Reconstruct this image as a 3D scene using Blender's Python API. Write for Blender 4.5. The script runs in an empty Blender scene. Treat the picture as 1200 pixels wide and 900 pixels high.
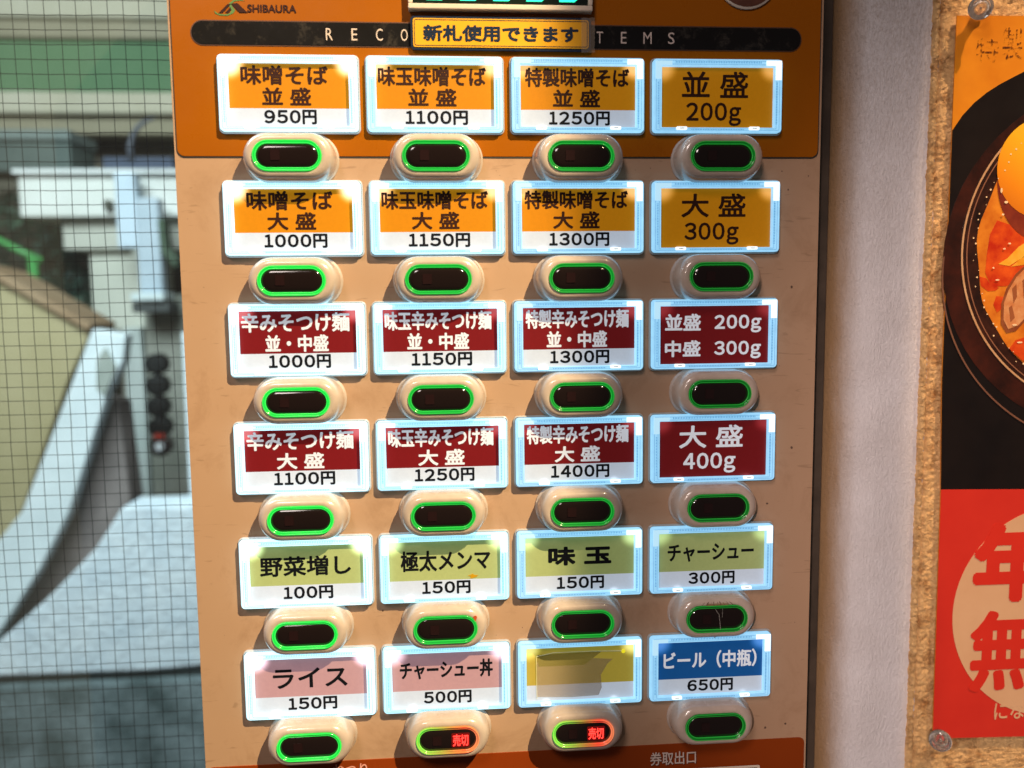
import bpy, bmesh, math, random
from mathutils import Vector, Matrix, noise
random.seed(7)
S = bpy.context.scene
COL = S.collection

# ---------------------------------------------------------------- camera
cam_d = bpy.data.cameras.new('camera'); cam = bpy.data.objects.new('camera', cam_d); COL.objects.link(cam)
cam.location = (-0.02442, -0.34666, 0.03853)
cam.rotation_euler = (1.47437, 0.01166, -0.07308)
cam_d.sensor_width = 36.0; cam_d.lens = 36.0 * 946.94 / 1200.0
cam_d.clip_start = 0.01; cam_d.clip_end = 60
cam_d.dof.use_dof = True; cam_d.dof.focus_distance = 0.365; cam_d.dof.aperture_fstop = 7.0
S.camera = cam
# ---------------------------------------------------------------- world and lamps
w = bpy.data.worlds.new('World'); S.world = w; w.use_nodes = True
bg = w.node_tree.nodes['Background']; bg.inputs[0].default_value = (0.95, 0.80, 0.74, 1); bg.inputs[1].default_value = 0.06
S.view_settings.view_transform = 'Standard'; S.view_settings.look = 'None'
S.view_settings.exposure = 0; S.view_settings.gamma = 1

def lamp(name, kind, loc, target, energy, color, **kw):
    d = bpy.data.lights.new(name, kind); o = bpy.data.objects.new(name, d); COL.objects.link(o)
    o.location = loc
    o.rotation_euler = (Vector(target) - Vector(loc)).to_track_quat('-Z', 'Y').to_euler()
    d.energy = energy; d.color = color
    for k, v in kw.items(): setattr(d, k, v)
    return o
def edge_spot(name, loc, edge_pt, half_deg, side, energy, color, blend):
    """a spot whose cone stops along the upright line through edge_pt; side -1 lights what lies left of it"""
    L = Vector(loc); t = (Vector(edge_pt) - L).normalized(); h = Vector(edge_pt) - L
    n = Vector((h.y, -h.x, 0)).normalized() * (-side) * -1
    if n.x * side < 0: n = -n
    a = math.radians(half_deg); ax = t * math.cos(a) + n * math.sin(a)
    return lamp(name, 'SPOT', loc, tuple(L + ax), energy, color, spot_size=2 * a, spot_blend=blend, shadow_soft_size=0.008)
edge_spot('warm_ceiling_spot', (0.64, -0.90, 1.12), (0.036, 0, 0.0), 34, -1, 228, (1.0, 0.80, 0.46), 0.03)
edge_spot('warm_poster_spot', (0.58, -0.42, 1.15), (0.2005, 0.03, 0.0), 24, 1, 86, (1.0, 0.68, 0.38), 0.012)
edge_spot('side_spot', (-0.45, -1.20, 0.42), (0.024, 0, -0.10), 16, 1, 50, (1.0, 0.80, 0.71), 0.55)
lamp('room_fill', 'AREA', (-0.55, -1.20, 1.08), (0.08, 0, -0.10), 9.5, (1.0, 0.84, 0.78), shape='RECTANGLE', size=0.35, size_y=0.35)  # unseen fill lamp, added to lift the shadows on the front
lamp('daylight_behind_glass', 'AREA', (-1.0, 0.28, 1.5), (-1.15, 2.4, -0.1), 112, (0.87, 0.95, 1.0), shape='RECTANGLE', size=1.6, size_y=1.0)

# ---------------------------------------------------------------- node helpers
def mat(name, color=(0.5,)*3, rough=0.5, metal=0.0, emit=None, estr=0.0, coat=0.0, spec=0.5, alpha=1.0):
    if 'ink' in name or 'black_glossy' in name: spec = 0.18
    m = bpy.data.materials.new(name); m.use_nodes = True
    b = m.node_tree.nodes['Principled BSDF']
    b.inputs['Base Color'].default_value = (*color, 1); b.inputs['Roughness'].default_value = rough
    b.inputs['Metallic'].default_value = metal; b.inputs['Specular IOR Level'].default_value = spec
    b.inputs['Coat Weight'].default_value = coat; b.inputs['Coat Roughness'].default_value = 0.08
    b.inputs['Alpha'].default_value = alpha
    if emit: b.inputs['Emission Color'].default_value = (*emit, 1); b.inputs['Emission Strength'].default_value = estr
    return m
class NT:
    def __init__(s, m): s.m = m; s.t = m.node_tree; s.b = s.t.nodes['Principled BSDF']
    def n(s, k, **kw):
        x = s.t.nodes.new(k)
        for a, v in kw.items(): setattr(x, a, v)
        return x
    def l(s, a, b): s.t.links.new(a, b)
    def coord(s, scale=(1, 1, 1)):
        c = s.n('ShaderNodeTexCoord'); mp = s.n('ShaderNodeMapping'); mp.inputs['Scale'].default_value = scale
        s.l(c.outputs['Object'], mp.inputs['Vector']); return mp.outputs[0]
    def noise(s, scale, detail=4, rough=0.6, vec=None, dist=0.0):
        x = s.n('ShaderNodeTexNoise'); x.inputs['Scale'].default_value = scale; x.inputs['Detail'].default_value = detail
        x.inputs['Roughness'].default_value = rough; x.inputs['Distortion'].default_value = dist
        s.l(vec if vec is not None else s.coord(), x.inputs['Vector']); return x.outputs['Fac']
    def ramp(s, fac, stops):
        r = s.n('ShaderNodeValToRGB'); e = r.color_ramp.elements
        while len(e) < len(stops): e.new(0.5)
        for el, (p, c) in zip(e, stops): el.position = p; el.color = (*c, 1) if len(c) == 3 else c
        s.l(fac, r.inputs[0]); return r.outputs[0]
    def bump(s, h, strength=0.3, dist=0.001):
        b = s.n('ShaderNodeBump'); b.inputs['Strength'].default_value = strength; b.inputs['Distance'].default_value = dist
        s.l(h, b.inputs['Height']); s.l(b.outputs[0], s.b.inputs['Normal'])
    def color(s, c): s.l(c, s.b.inputs['Base Color'])
    def rough(s, fac, lo, hi):
        r = s.n('ShaderNodeMapRange'); r.inputs['To Min'].default_value = lo; r.inputs['To Max'].default_value = hi
        s.l(fac, r.inputs[0]); s.l(r.outputs[0], s.b.inputs['Roughness'])
def mottled(name, c1, c2, scale, rough=0.5, bump=0.0, bscale=None, bdist=0.001, **kw):
    m = mat(name, c1, rough, **kw); t = NT(m)
    t.color(t.ramp(t.noise(scale, 5), [(0.35, c1), (0.68, c2)]))
    if bump: t.bump(t.noise(bscale or scale * 4, 4), bump, bdist)
    t.rough(t.noise(scale * 2.3, 3), rough * 0.8, min(1, rough * 1.25))
    return m

# ---------------------------------------------------------------- mesh helpers
def link(name, me, m=None, parent=None, loc=None, smooth=False, bevel=0.0, kind=None, label=None):
    o = bpy.data.objects.new(name, me); COL.objects.link(o)
    if m is not None:
        for x in (m if isinstance(m, (list, tuple)) else [m]): me.materials.append(x)
    if parent is not None: o.parent = parent
    if loc is not None: o.location = loc
    if smooth: me.polygons.foreach_set('use_smooth', [True] * len(me.polygons))
    if bevel:
        md = o.modifiers.new('bevel', 'BEVEL'); md.width = bevel; md.segments = 2; md.limit_method = 'ANGLE'
    if kind: o['kind'] = kind
    if label: o['label'] = label
    return o
def inst(name, me, parent, loc=(0, 0, 0), label=None):
    o = bpy.data.objects.new(name, me); COL.objects.link(o); o.parent = parent; o.location = loc
    if label: o['label'] = label
    return o
def thing(name, label, cat, loc=(0, 0, 0), group=None):
    o = bpy.data.objects.new(name, None); COL.objects.link(o); o.location = loc; o.empty_display_size = 0.02
    o['label'] = label; o['category'] = cat
    if group: o['group'] = group
    return o
def tag(o, label, cat, group=None):
    o['label'] = label; o['category'] = cat
    if group: o['group'] = group
    return o
def pyd(verts, faces, name='m'):
    me = bpy.data.meshes.new(name); me.from_pydata([tuple(v) for v in verts], [], faces); me.update()
    bm = bmesh.new(); bm.from_mesh(me); bmesh.ops.recalc_face_normals(bm, faces=bm.faces); bm.to_mesh(me); bm.free()
    return me
def boxes(lst):
    V = []; F = []
    for x0, x1, y0, y1, z0, z1 in lst:
        n = len(V)
        V += [(x0, y0, z0), (x1, y0, z0), (x1, y1, z0), (x0, y1, z0), (x0, y0, z1), (x1, y0, z1), (x1, y1, z1), (x0, y1, z1)]
        F += [tuple(n + i for i in f) for f in ((0, 1, 5, 4), (1, 2, 6, 5), (2, 3, 7, 6), (3, 0, 4, 7), (4, 5, 6, 7), (3, 2, 1, 0))]
    return pyd(V, F)
def prism(poly, y0, y1):
    """outline in x,z given a front at y0 and a back at y1"""
    n = len(poly); a = sum(poly[i][0] * poly[(i + 1) % n][1] - poly[(i + 1) % n][0] * poly[i][1] for i in range(n))
    if a < 0: poly = poly[::-1]
    V = [(x, y0, z) for x, z in poly] + [(x, y1, z) for x, z in poly]
    F = [tuple(range(n)), tuple(range(2 * n - 1, n - 1, -1))] + [(i, n + i, n + (i + 1) % n, (i + 1) % n) for i in range(n)]
    me = bpy.data.meshes.new('m'); me.from_pydata(V, [], F)
    bm = bmesh.new(); bm.from_mesh(me); bmesh.ops.recalc_face_normals(bm, faces=bm.faces)
    bmesh.ops.triangulate(bm, faces=[f for f in bm.faces if len(f.verts) > 4]); bm.to_mesh(me); bm.free()
    return me
def rrect(x0, x1, z0, z1, r, seg=5):
    if not isinstance(r, (list, tuple)): r = (r,) * 4      # BL, BR, TR, TL
    out = []
    for (cx, cz, a0), rr in zip([(x0, z0, 180), (x1, z0, 270), (x1, z1, 0), (x0, z1, 90)], r):
        sx = 1 if cx == x0 else -1; sz = 1 if cz == z0 else -1
        if rr <= 0: out.append((cx, cz)); continue
        for k in range(seg + 1):
            a = math.radians(a0 + 90 * k / seg)
            out.append((cx + sx * rr + rr * math.cos(a), cz + sz * rr + rr * math.sin(a)))
    return out
def stadium(hl, r, seg=14):
    """half length of the straight part and end radius"""
    out = []
    for c, a0 in ((hl, -90), (-hl, 90)):
        for k in range(seg + 1):
            a = math.radians(a0 + 180 * k / seg); out.append((c + r * math.cos(a), r * math.sin(a)))
    return out
def loft(rings, cap_last=False, cap_first=False, close=False):
    """rings: list of (outline, y) with the same number of points"""
    n = len(rings[0][0]); V = []; F = []
    for o, y in rings: V += [(x, y, z) for x, z in o]
    R = len(rings)
    for k in range(R if close else R - 1):
        a = k * n; b = ((k + 1) % R) * n
        for i in range(n):
            j = (i + 1) % n; F.append((a + i, a + j, b + j, b + i))
    if cap_last: F.append(tuple((R - 1) * n + i for i in range(n)))
    if cap_first: F.append(tuple(range(n))[::-1])
    return pyd(V, F)
def tube(pts, r, seg=6):
    V = []; F = []; P = [Vector(p) for p in pts]
    for i, p in enumerate(P):
        t = (P[min(i + 1, len(P) - 1)] - P[max(i - 1, 0)]).normalized()
        u = t.cross(Vector((0.13, 1, 0.2))).normalized(); v = t.cross(u)
        rr = r[i] if isinstance(r, (list, tuple)) else r
        for k in range(seg):
            a = 2 * math.pi * k / seg; V.append(p + u * rr * math.cos(a) + v * rr * math.sin(a))
        if i:
            for k in range(seg):
                F.append(((i - 1) * seg + k, (i - 1) * seg + (k + 1) % seg, i * seg + (k + 1) % seg, i * seg + k))
    F.append(tuple(range(seg))); F.append(tuple((len(P) - 1) * seg + k for k in range(seg)))
    return pyd(V, F)
def join(meshes):
    V = []; F = []; MI = []
    for e in meshes:
        me, mi = e if isinstance(e, tuple) else (e, 0)
        n = len(V); V += [tuple(v.co) for v in me.vertices]
        for p in me.polygons: F.append(tuple(n + i for i in p.vertices)); MI.append(mi)
    me = bpy.data.meshes.new('m'); me.from_pydata(V, [], F); me.polygons.foreach_set('material_index', MI); me.update()
    return me

# text: the bundled font, turned into a mesh, fitted to a box (x0,x1,z0,z1) on the plane y
_tc = {}
def glyphs(s, bold):
    key = (s, bold)
    if key not in _tc:
        c = bpy.data.curves.new('t', 'FONT'); c.body = s; c.size = 1.0; c.offset = bold; c.resolution_u = 3; c.fill_mode = 'FRONT'
        o = bpy.data.objects.new('t', c); COL.objects.link(o)
        dg = bpy.context.evaluated_depsgraph_get()
        me = bpy.data.meshes.new_from_object(o.evaluated_get(dg))
        bpy.data.objects.remove(o)
        _tc[key] = ([(v.co.x, v.co.y) for v in me.vertices], [tuple(p.vertices) for p in me.polygons])
    return _tc[key]
_seq = [0]
def embolden(me, d):
    """thicken strokes: copies nudged by d metres, each a few microns behind the last so that none coincide"""
    if not d: return me
    V = [tuple(v.co) for v in me.vertices]; F = [tuple(p.vertices) for p in me.polygons]; W = []; G = []
    n = len(V); k = 0
    for q in range(10):
        dx, dz = (d * math.cos(q * math.pi / 5), d * math.sin(q * math.pi / 5))
        W += [(x + dx, y - 0.0000035 * (q + 1), z + dz) for x, y, z in V]; G += [tuple(i + k * n for i in f) for f in F]; k += 1
    m = bpy.data.meshes.new('t'); m.from_pydata(W, [], G); m.update(); return m
FW = {c: chr(ord(c) + 0xFEE0) for c in '0123456789g'}
def text(s, x0, x1, z0, z1, y, bold=0.0):
    V, F = glyphs(s, 0.0)
    a0 = min(v[0] for v in V); a1 = max(v[0] for v in V); b0 = min(v[1] for v in V); b1 = max(v[1] for v in V)
    x0 += bold; x1 -= bold; z0 += bold; z1 -= bold
    W = [(x0 + (v[0] - a0) / (a1 - a0) * (x1 - x0), y, z0 + (v[1] - b0) / (b1 - b0) * (z1 - z0)) for v in V]
    me = bpy.data.meshes.new('t'); me.from_pydata(W, [], F); me.update()
    return embolden(me, bold)
def figures(s, x0, x1, z0, z1, y, bold=0.0):
    """digits, each fitted to its own cell; a trailing g hangs below the line, a trailing yen sign is wider"""
    ws = [(1.30 if c == '円' else 0.80 if c == '1' else 1.0) for c in s]; gap = 0.15
    tot = sum(ws) + gap * (len(s) - 1); u = (x1 - x0) / tot; x = x0; L = []
    for c, wd in zip(s, ws):
        zz0, zz1 = z0, z1
        if s[-1] == 'g':
            zz0 = z0 + 0.22 * (z1 - z0)
            if c == 'g': zz0 = z0; zz1 = z1 - 0.18 * (z1 - z0)
        elif c != '円': zz0 += 0.06 * (z1 - z0); zz1 -= 0.03 * (z1 - z0)
        L.append(text(FW.get(c, c), x, x + wd * u, zz0, zz1, y, bold)); x += (wd + gap) * u
    return join(L)

# ================================================================= MATERIALS of the machine
def panel_mat():
    m = mat('cream_painted_steel', (0.44, 0.27, 0.17), 0.42, spec=0.4); t = NT(m)
    a = t.ramp(t.noise(9, 5), [(0.3, (0.42, 0.258, 0.162)), (0.7, (0.47, 0.290, 0.184))])
    g = t.ramp(t.noise(34, 8, 0.72, None, 0.5), [(0.52, (0, 0, 0)), (0.78, (0.75, 0.75, 0.75))])      # greasy smears
    mx_ = t.n('ShaderNodeMix', data_type='RGBA'); mx_.inputs['B'].default_value = (0.30, 0.165, 0.09, 1); t.l(g, mx_.inputs['Factor']); t.l(a, mx_.inputs['A'])
    sc = t.ramp(t.noise(240, 3, 0.5, t.coord((0.18, 1, 1.4)), 2.0), [(0.66, (0, 0, 0)), (0.72, (0.45, 0.45, 0.45))])   # hairline scuffs
    m3 = t.n('ShaderNodeMix', data_type='RGBA'); m3.inputs['B'].default_value = (0.24, 0.14, 0.08, 1); t.l(sc, m3.inputs['Factor']); t.l(mx_.outputs['Result'], m3.inputs['A']); t.color(m3.outputs['Result'])
    t.bump(t.noise(1500, 2), 0.06, 0.0003); t.rough(t.noise(30, 8, 0.75), 0.24, 0.60); return m
CREAM = panel_mat()
def film_mat(name, c1, c2):
    m = mat(name, c1, 0.25, coat=0.0, spec=0.22); t = NT(m)
    t.color(t.ramp(t.noise(7, 4), [(0.3, c1), (0.7, c2)]))
    t.bump(t.noise(160, 3, 0.6), 0.10, 0.0004); t.rough(t.noise(45, 6, 0.7), 0.16, 0.42); return m
ORANGE = film_mat('orange_film', (0.29, 0.078, 0.0012), (0.36, 0.100, 0.0016))
ORANGE2 = film_mat('lower_orange_film', (0.22, 0.034, 0.004), (0.27, 0.044, 0.005))
def black_mat():
    m = mat('black_glossy_film', (0.012, 0.011, 0.011), 0.18); t = NT(m)
    n = t.noise(150, 6, 0.75, dist=0.4)
    t.color(t.ramp(n, [(0.55, (0.010, 0.009, 0.009)), (0.78, (0.06, 0.05, 0.042))])); t.rough(t.noise(60, 5), 0.12, 0.38); return m
BLACK = black_mat()
EDGE = mat('dark_edge', (0.03, 0.025, 0.02), 0.5)
SILVER = mat('pale_trim', (0.70, 0.58, 0.48), 0.35)
PALE_INK = mat('pale_ink', (0.62, 0.50, 0.45), 0.5)
BROWN_INK = mat('dark_brown_ink', (0.035, 0.010, 0.006), 0.45)
BLACK_INK = mat('black_ink', (0.006, 0.007, 0.010), 0.4)
NAVY = mat('navy_ink', (0.012, 0.022, 0.050), 0.35)
WHITE_INK = mat('white_print', (0.50, 0.52, 0.58), 0.4, emit=(0.90, 0.94, 1.0), estr=0.34)
HOUSING = mottled('grey_white_plastic', (0.36, 0.32, 0.30), (0.42, 0.38, 0.35), 40, 0.35)
GREEN_INK = mat('green_print', (0.09, 0.20, 0.045), 0.4)

def glow(name, base, emit, estr, rough=0.3):
    return mat(name, base, rough, emit=emit, estr=estr)
LED = []                                   # one set of lit plastics per column of cards
for k, (s, c) in enumerate([(1.7, (0.52, 0.88, 1.0)), (1.35, (0.42, 0.82, 1.0)), (1.02, (0.34, 0.73, 1.0)), (0.90, (0.31, 0.69, 1.0))]):
    fr = glow('lit_acrylic_rim', (0.16, 0.19, 0.22), c, s); t = NT(fr)
    n = t.noise(260, 3); mr = t.n('ShaderNodeMapRange'); mr.inputs['To Min'].default_value = s * 0.8; mr.inputs['To Max'].default_value = s * 1.2
    t.l(n, mr.inputs[0]); t.l(mr.outputs[0], t.b.inputs['Emission Strength'])
    gr = glow('lit_acrylic_groove', (0.10, 0.14, 0.18), (c[0] * 0.62, c[1] * 0.86, 1.0), s * 0.62)
    kn = glow('lit_acrylic_knurl', (0.10, 0.14, 0.18), (c[0] * 0.5, c[1] * 0.8, 1.0), s * 0.58)
    hot = glow('led_window', (0.6, 0.65, 0.7), (0.88, 0.98, 1.0), max(1.0, s * 1.1))
    LED.append((fr, gr, kn, hot))

def paper_mat(name, col, back, base=0.20, hot=1.0):
    """printed paper lit from behind by two small lamps near its top corners and two at its foot"""
    m = mat(name, col, 0.45, coat=0.35, spec=0.2); t = NT(m)
    tc = t.n('ShaderNodeTexCoord'); acc = None
    for (x, z, r, s) in ((-0.0238, 0.0120, 0.0082, 1.0), (0.0242, 0.0120, 0.0074, 1.0), (-0.0155, -0.0142, 0.0032, 0.55), (0.0155, -0.0142, 0.0032, 0.55)):
        d = t.n('ShaderNodeVectorMath', operation='DISTANCE'); d.inputs[1].default_value = (x, 0.002, z); t.l(tc.outputs['Object'], d.inputs[0])
        mr = t.n('ShaderNodeMapRange', interpolation_type='SMOOTHERSTEP'); mr.inputs['From Min'].default_value = r * 0.15; mr.inputs['From Max'].default_value = r
        mr.inputs['To Min'].default_value = s; mr.inputs['To Max'].default_value = 0; t.l(d.outputs['Value'], mr.inputs[0])
        if acc is None: acc = mr.outputs[0]
        else:
            a = t.n('ShaderNodeMath', operation='ADD'); t.l(acc, a.inputs[0]); t.l(mr.outputs[0], a.inputs[1]); acc = a.outputs[0]
    mu = t.n('ShaderNodeMath', operation='MULTIPLY_ADD'); mu.inputs[1].default_value = hot; mu.inputs[2].default_value = base; t.l(acc, mu.inputs[0])
    t.l(mu.outputs[0], t.b.inputs['Emission Strength'])
    hm = t.n('ShaderNodeMix', data_type='RGBA'); hm.inputs['A'].default_value = (*back, 1); hm.inputs['B'].default_value = (0.8, 0.95, 1.0, 1)
    hf = t.n('ShaderNodeMath', operation='MULTIPLY', use_clamp=True); hf.inputs[1].default_value = min(0.8, hot * 0.22); t.l(acc, hf.inputs[0]); t.l(hf.outputs[0], hm.inputs['Factor']); t.l(hm.outputs['Result'], t.b.inputs['Emission Color'])
    fib = t.noise(700, 4, 0.7); rr = t.ramp(fib, [(0.3, tuple(c * 0.90 for c in col)), (0.7, col)]); t.color(rr)
    t.bump(t.noise(500, 3), 0.04, 0.0003)
    return m
PRINT = {'orange': ((0.46, 0.150, 0.003), (0.95, 0.42, 0.002)), 'red': ((0.140, 0.005, 0.007), (0.85, 0.04, 0.05)),
         'green': ((0.34, 0.37, 0.17), (0.55, 0.80, 0.22)), 'pink': ((0.36, 0.20, 0.20), (0.85, 0.50, 0.60)),
         'blue': ((0.007, 0.055, 0.20), (0.01, 0.26, 0.85)), 'yellow': ((0.38, 0.26, 0.05), (0.90, 0.78, 0.08)),
         'white': ((0.37, 0.38, 0.42), (0.70, 0.84, 1.0))}
PB = {'orange': 0.20, 'red': 0.06, 'green': 0.15, 'pink': 0.20, 'blue': 0.16, 'yellow': 0.18, 'white': 0.40}
PAPER = {}
for c in range(4):
    for nme, (col, back) in PRINT.items():
        PAPER[nme, c] = paper_mat(nme + '_card_print', col, back, PB[nme] * (1.25, 1.12, 1.0, 0.9)[c], (2.2, 1.4, 0.9, 0.6)[c] * (0.38 if nme == 'red' else 1))

# ================================================================= TICKET MACHINE
machine = thing('ticket_machine', 'cream and orange meal ticket vending machine with rows of lit price cards and buttons', 'ticket machine', (0, 0, -0.30))
OFF = 0.30
SHR = Matrix.Translation((-0.0244, 0, 0.0385)) @ Matrix.Diagonal((0.9929, 1, 0.9929, 1)) @ Matrix.Translation((0.0244, 0, -0.0385))   # the steel lies 3.5 mm behind the card faces
def mpart(name, me, m, **kw): me.transform(SHR); return link(name, me, m, machine, loc=(0, 0, OFF), **kw)
def sub(name, me, m, parent, **kw): me.transform(SHR); return link(name, me, m, parent, **kw)
YP = 0.0035                                                    # front face of the steel panel
mpart('front_panel', prism(rrect(-0.1385, 0.1382, -0.30, 0.262, 0.003), YP, YP + 0.006), CREAM, bevel=0.0007)
mpart('cabinet_body', boxes([(-0.1375, 0.1372, YP + 0.006, 0.13, -0.298, 0.260)]), mat('cabinet_side_paint', (0.16, 0.12, 0.09), 0.5), bevel=0.002)
# upper orange film with its thin pale border line
mpart('upper_film', prism(rrect(-0.1372, 0.1368, 0.1020, 0.258, (0.003, 0.003, 0.003, 0.003)), YP - 0.0004, YP + 0.001), ORANGE, bevel=0.0002)
mpart('film_edge_line', prism(rrect(-0.1376, 0.1372, 0.1014, 0.2585, 0.0032), YP - 0.0002, YP + 0.001), EDGE)
mpart('lower_film', prism(rrect(-0.1376, 0.1372, -0.296, -0.1655, 0.0025), YP - 0.0004, YP + 0.001), ORANGE2, bevel=0.0002)
# header bar and its letters
mpart('header_bar', prism(rrect(-0.1290, 0.1278, 0.1470, 0.1562, 0.0045, 10), YP - 0.0008, YP), BLACK)
mpart('header_bar_rim', prism(rrect(-0.1295, 0.1283, 0.1465, 0.1567, 0.0050, 10), YP - 0.0006, YP), mat('brown_rim_line', (0.10, 0.04, 0.02), 0.4))
hdr = []
for i, ch in enumerate('RECOMMEND ITEMS'):
    if ch == ' ' or 4 <= i <= 10: continue                    # the middle ones lie under the sticker
    cx = -0.0733 + i * 0.01030; hw = 0.0014 if ch not in 'M' else 0.0018
    if ch == 'E': hw = 0.0012
    hdr.append(text(ch, cx - hw, cx + hw, 0.1491, 0.1539, YP - 0.00085))
mpart('header_lettering', join(hdr[:4]), PALE_INK); mpart('header_lettering', join(hdr[4:]), PALE_INK)
# maker's emblem and name
logo = [(prism([(-0.1170, 0.1594), (-0.1148, 0.1594), (-0.1098, 0.1630), (-0.1118, 0.1630)], YP - 0.0006, YP - 0.0003), 0),
        (prism([(-0.1133, 0.1596), (-0.1115, 0.1594), (-0.1098, 0.1607), (-0.1102, 0.1618)], YP - 0.0006, YP - 0.0003), 0),
        (prism([(-0.1098, 0.1632), (-0.1062, 0.1634), (-0.1008, 0.1597), (-0.1052, 0.1597), (-0.1072, 0.1612)], YP - 0.0007, YP - 0.0003), 0)]
sw = [(-0.1195, 0.1604), (-0.1188, 0.1592), (-0.1165, 0.1585), (-0.1120, 0.1584), (-0.1088, 0.1594), (-0.1076, 0.1606), (-0.1088, 0.1617), (-0.1098, 0.1628), (-0.1080, 0.1641), (-0.1045, 0.1645), (-0.1022, 0.1643)]
sw2 = [(-0.1046, 0.1650), (-0.1084, 0.1647), (-0.1110, 0.1633), (-0.1108, 0.1617), (-0.1098, 0.1604), (-0.1108, 0.1594), (-0.1132, 0.1589), (-0.1172, 0.1591)]
logo.append((prism(sw + sw2, YP - 0.00055, YP - 0.0003), 1))
logo = [(me, k) for me, k in logo]
for me, k in logo: me.transform(Matrix.Translation((-0.1200, 0, 0)) @ Matrix.Diagonal((0.72, 1, 1, 1)) @ Matrix.Translation((0.1200, 0, 0)))
logo.append((text('SHIBAURA', -0.1062, -0.0864, 0.1598, 0.1630, YP - 0.0006, 0.00012), 0))
mpart('maker_emblem', join(logo), [BROWN_INK, GREEN_INK])
# yellow notice sticker
nx0, nx1, nz0, nz1 = -0.0397, 0.0360, 0.1453, 0.1589
st = mpart('notice_sticker', prism(rrect(nx0, nx1, nz0, nz1, 0.0016), YP - 0.0022, YP - 0.0010), NAVY, bevel=0.0003)
YEL = mottled('yellow_print', (0.78, 0.37, 0.012), (0.82, 0.41, 0.02), 60, 0.28, coat=0.4)
def ringme(x0, x1, z0, z1, t, y, r):
    return loft([(rrect(x0, x1, z0, z1, r), y), (rrect(x0 + t, x1 - t, z0 + t, z1 - t, max(r - t, 0.0003)), y)])
sub('yellow_field', prism(rrect(nx0 + 0.0010, nx1 - 0.0010, nz0 + 0.0010, nz1 - 0.0010, 0.0010), YP - 0.0025, YP - 0.0021), YEL, st)
sub('navy_line', ringme(nx0 + 0.0015, nx1 - 0.0015, nz0 + 0.0015, nz1 - 0.0015, 0.00028, YP - 0.00256, 0.0008), NAVY, st)
sub('lettering', text('新札使用できます', -0.0345, 0.0306, 0.1486, 0.1553, YP - 0.0026, 0.00028), NAVY, st)
# curling clear film at the sticker's right end
CLEAR = mat('clear_film', (0.55, 0.45, 0.36), 0.10, alpha=0.22)
cv = []; cf = []
NX, NZ = 14, 14
for i in range(NX + 1):
    for j in range(NZ + 1):
        x = 0.0318 + 0.0056 * i / NX; z = nz0 - 0.0008 + (nz1 - nz0 + 0.0006) * j / NZ
        q = noise.noise(Vector((x * 900, z * 700, 3.1))); e = max(0, i / NX - 0.5)
        cv.append((x + 0.0004 * q * (i > 9), YP - 0.0029 - 0.0005 * abs(q) - 0.0016 * e * e * (1.2 + q), z + 0.0003 * q))
for i in range(NX):
    for j in range(NZ):
        a = i * (NZ + 1) + j; cf.append((a, a + NZ + 1, a + NZ + 2, a + 1))
sub('clear_film', pyd(cv, cf), CLEAR, st, smooth=True)
# digital display
dp = mpart('digital_display', boxes([(-0.0404, 0.0364, YP - 0.0045, YP, 0.1610, 0.1632), (-0.0404, -0.0386, YP - 0.0045, YP, 0.1632, 0.200), (0.0346, 0.0364, YP - 0.0045, YP, 0.1632, 0.200), (-0.0404, 0.0364, YP - 0.0045, YP, 0.200, 0.202)]), SILVER, bevel=0.0004)
sub('display_window', boxes([(-0.0386, 0.0346, YP - 0.0030, YP - 0.0006, 0.1632, 0.200)]), mat('dark_window', (0.008, 0.014, 0.010), 0.12), dp)
SEG = glow('green_digit_segment', (0.02, 0.2, 0.1), (0.02, 1.0, 0.50), 1.9)
seg = []
for i in range(5):
    cx = -0.0293 + i * 0.01385; b = 0.1650; hh = 0.0105; wd = 0.0040; y = YP - 0.0031
    seg.append(prism([(cx - wd + .0004, b + 0.0009), (cx - wd + 0.0004, b - 0.0001), (cx + wd - 0.0012, b - 0.0001), (cx + wd, b + 0.0010), (cx + wd - 0.0010, b + 0.0017), (cx - wd + 0.0012, b + 0.0017)], y, y + 0.0001))
    for s in (-1, 1):
        for k in (0, 1):
            z0 = b + 0.0022 + k * hh
            seg.append(prism([(cx + s * wd - 0.0006, z0), (cx + s * wd + 0.0006, z0 + 0.0003), (cx + s * wd + 0.0006, z0 + hh - 0.0010), (cx + s * wd - 0.0006, z0 + hh - 0.0014)], y, y + 0.0001))
    seg.append(boxes([(cx - wd + 0.001, cx + wd - 0.001, y, y + 0.0001, b + 2 * hh, b + 2 * hh + 0.0016)]))
    sub('digit', join(seg), SEG, dp); seg = []
# round coin return knob whose foot shows at the top edge
def disc(cx, cz, r, n=40): return [(cx + r * math.cos(2 * math.pi * k / n), cz + r * math.sin(2 * math.pi * k / n)) for k in range(n)]
ck = mpart('coin_knob', loft([(disc(0.1036, 0.1777, 0.0139), YP), (disc(0.1036, 0.1777, 0.0139), YP - 0.0012), (disc(0.1036, 0.1777, 0.0131), YP - 0.0016)]), SILVER, smooth=False)
sub('knob_face', loft([(disc(0.1036, 0.1777, 0.0131), YP - 0.0015), (disc(0.1036, 0.1777, 0.0100), YP - 0.0022), (disc(0.1036, 0.1777, 0.0005), YP - 0.0026)], cap_last=True), mottled('dark_brown_plastic', (0.10, 0.035, 0.022), (0.14, 0.05, 0.03), 300, 0.35), ck, smooth=True)
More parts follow.
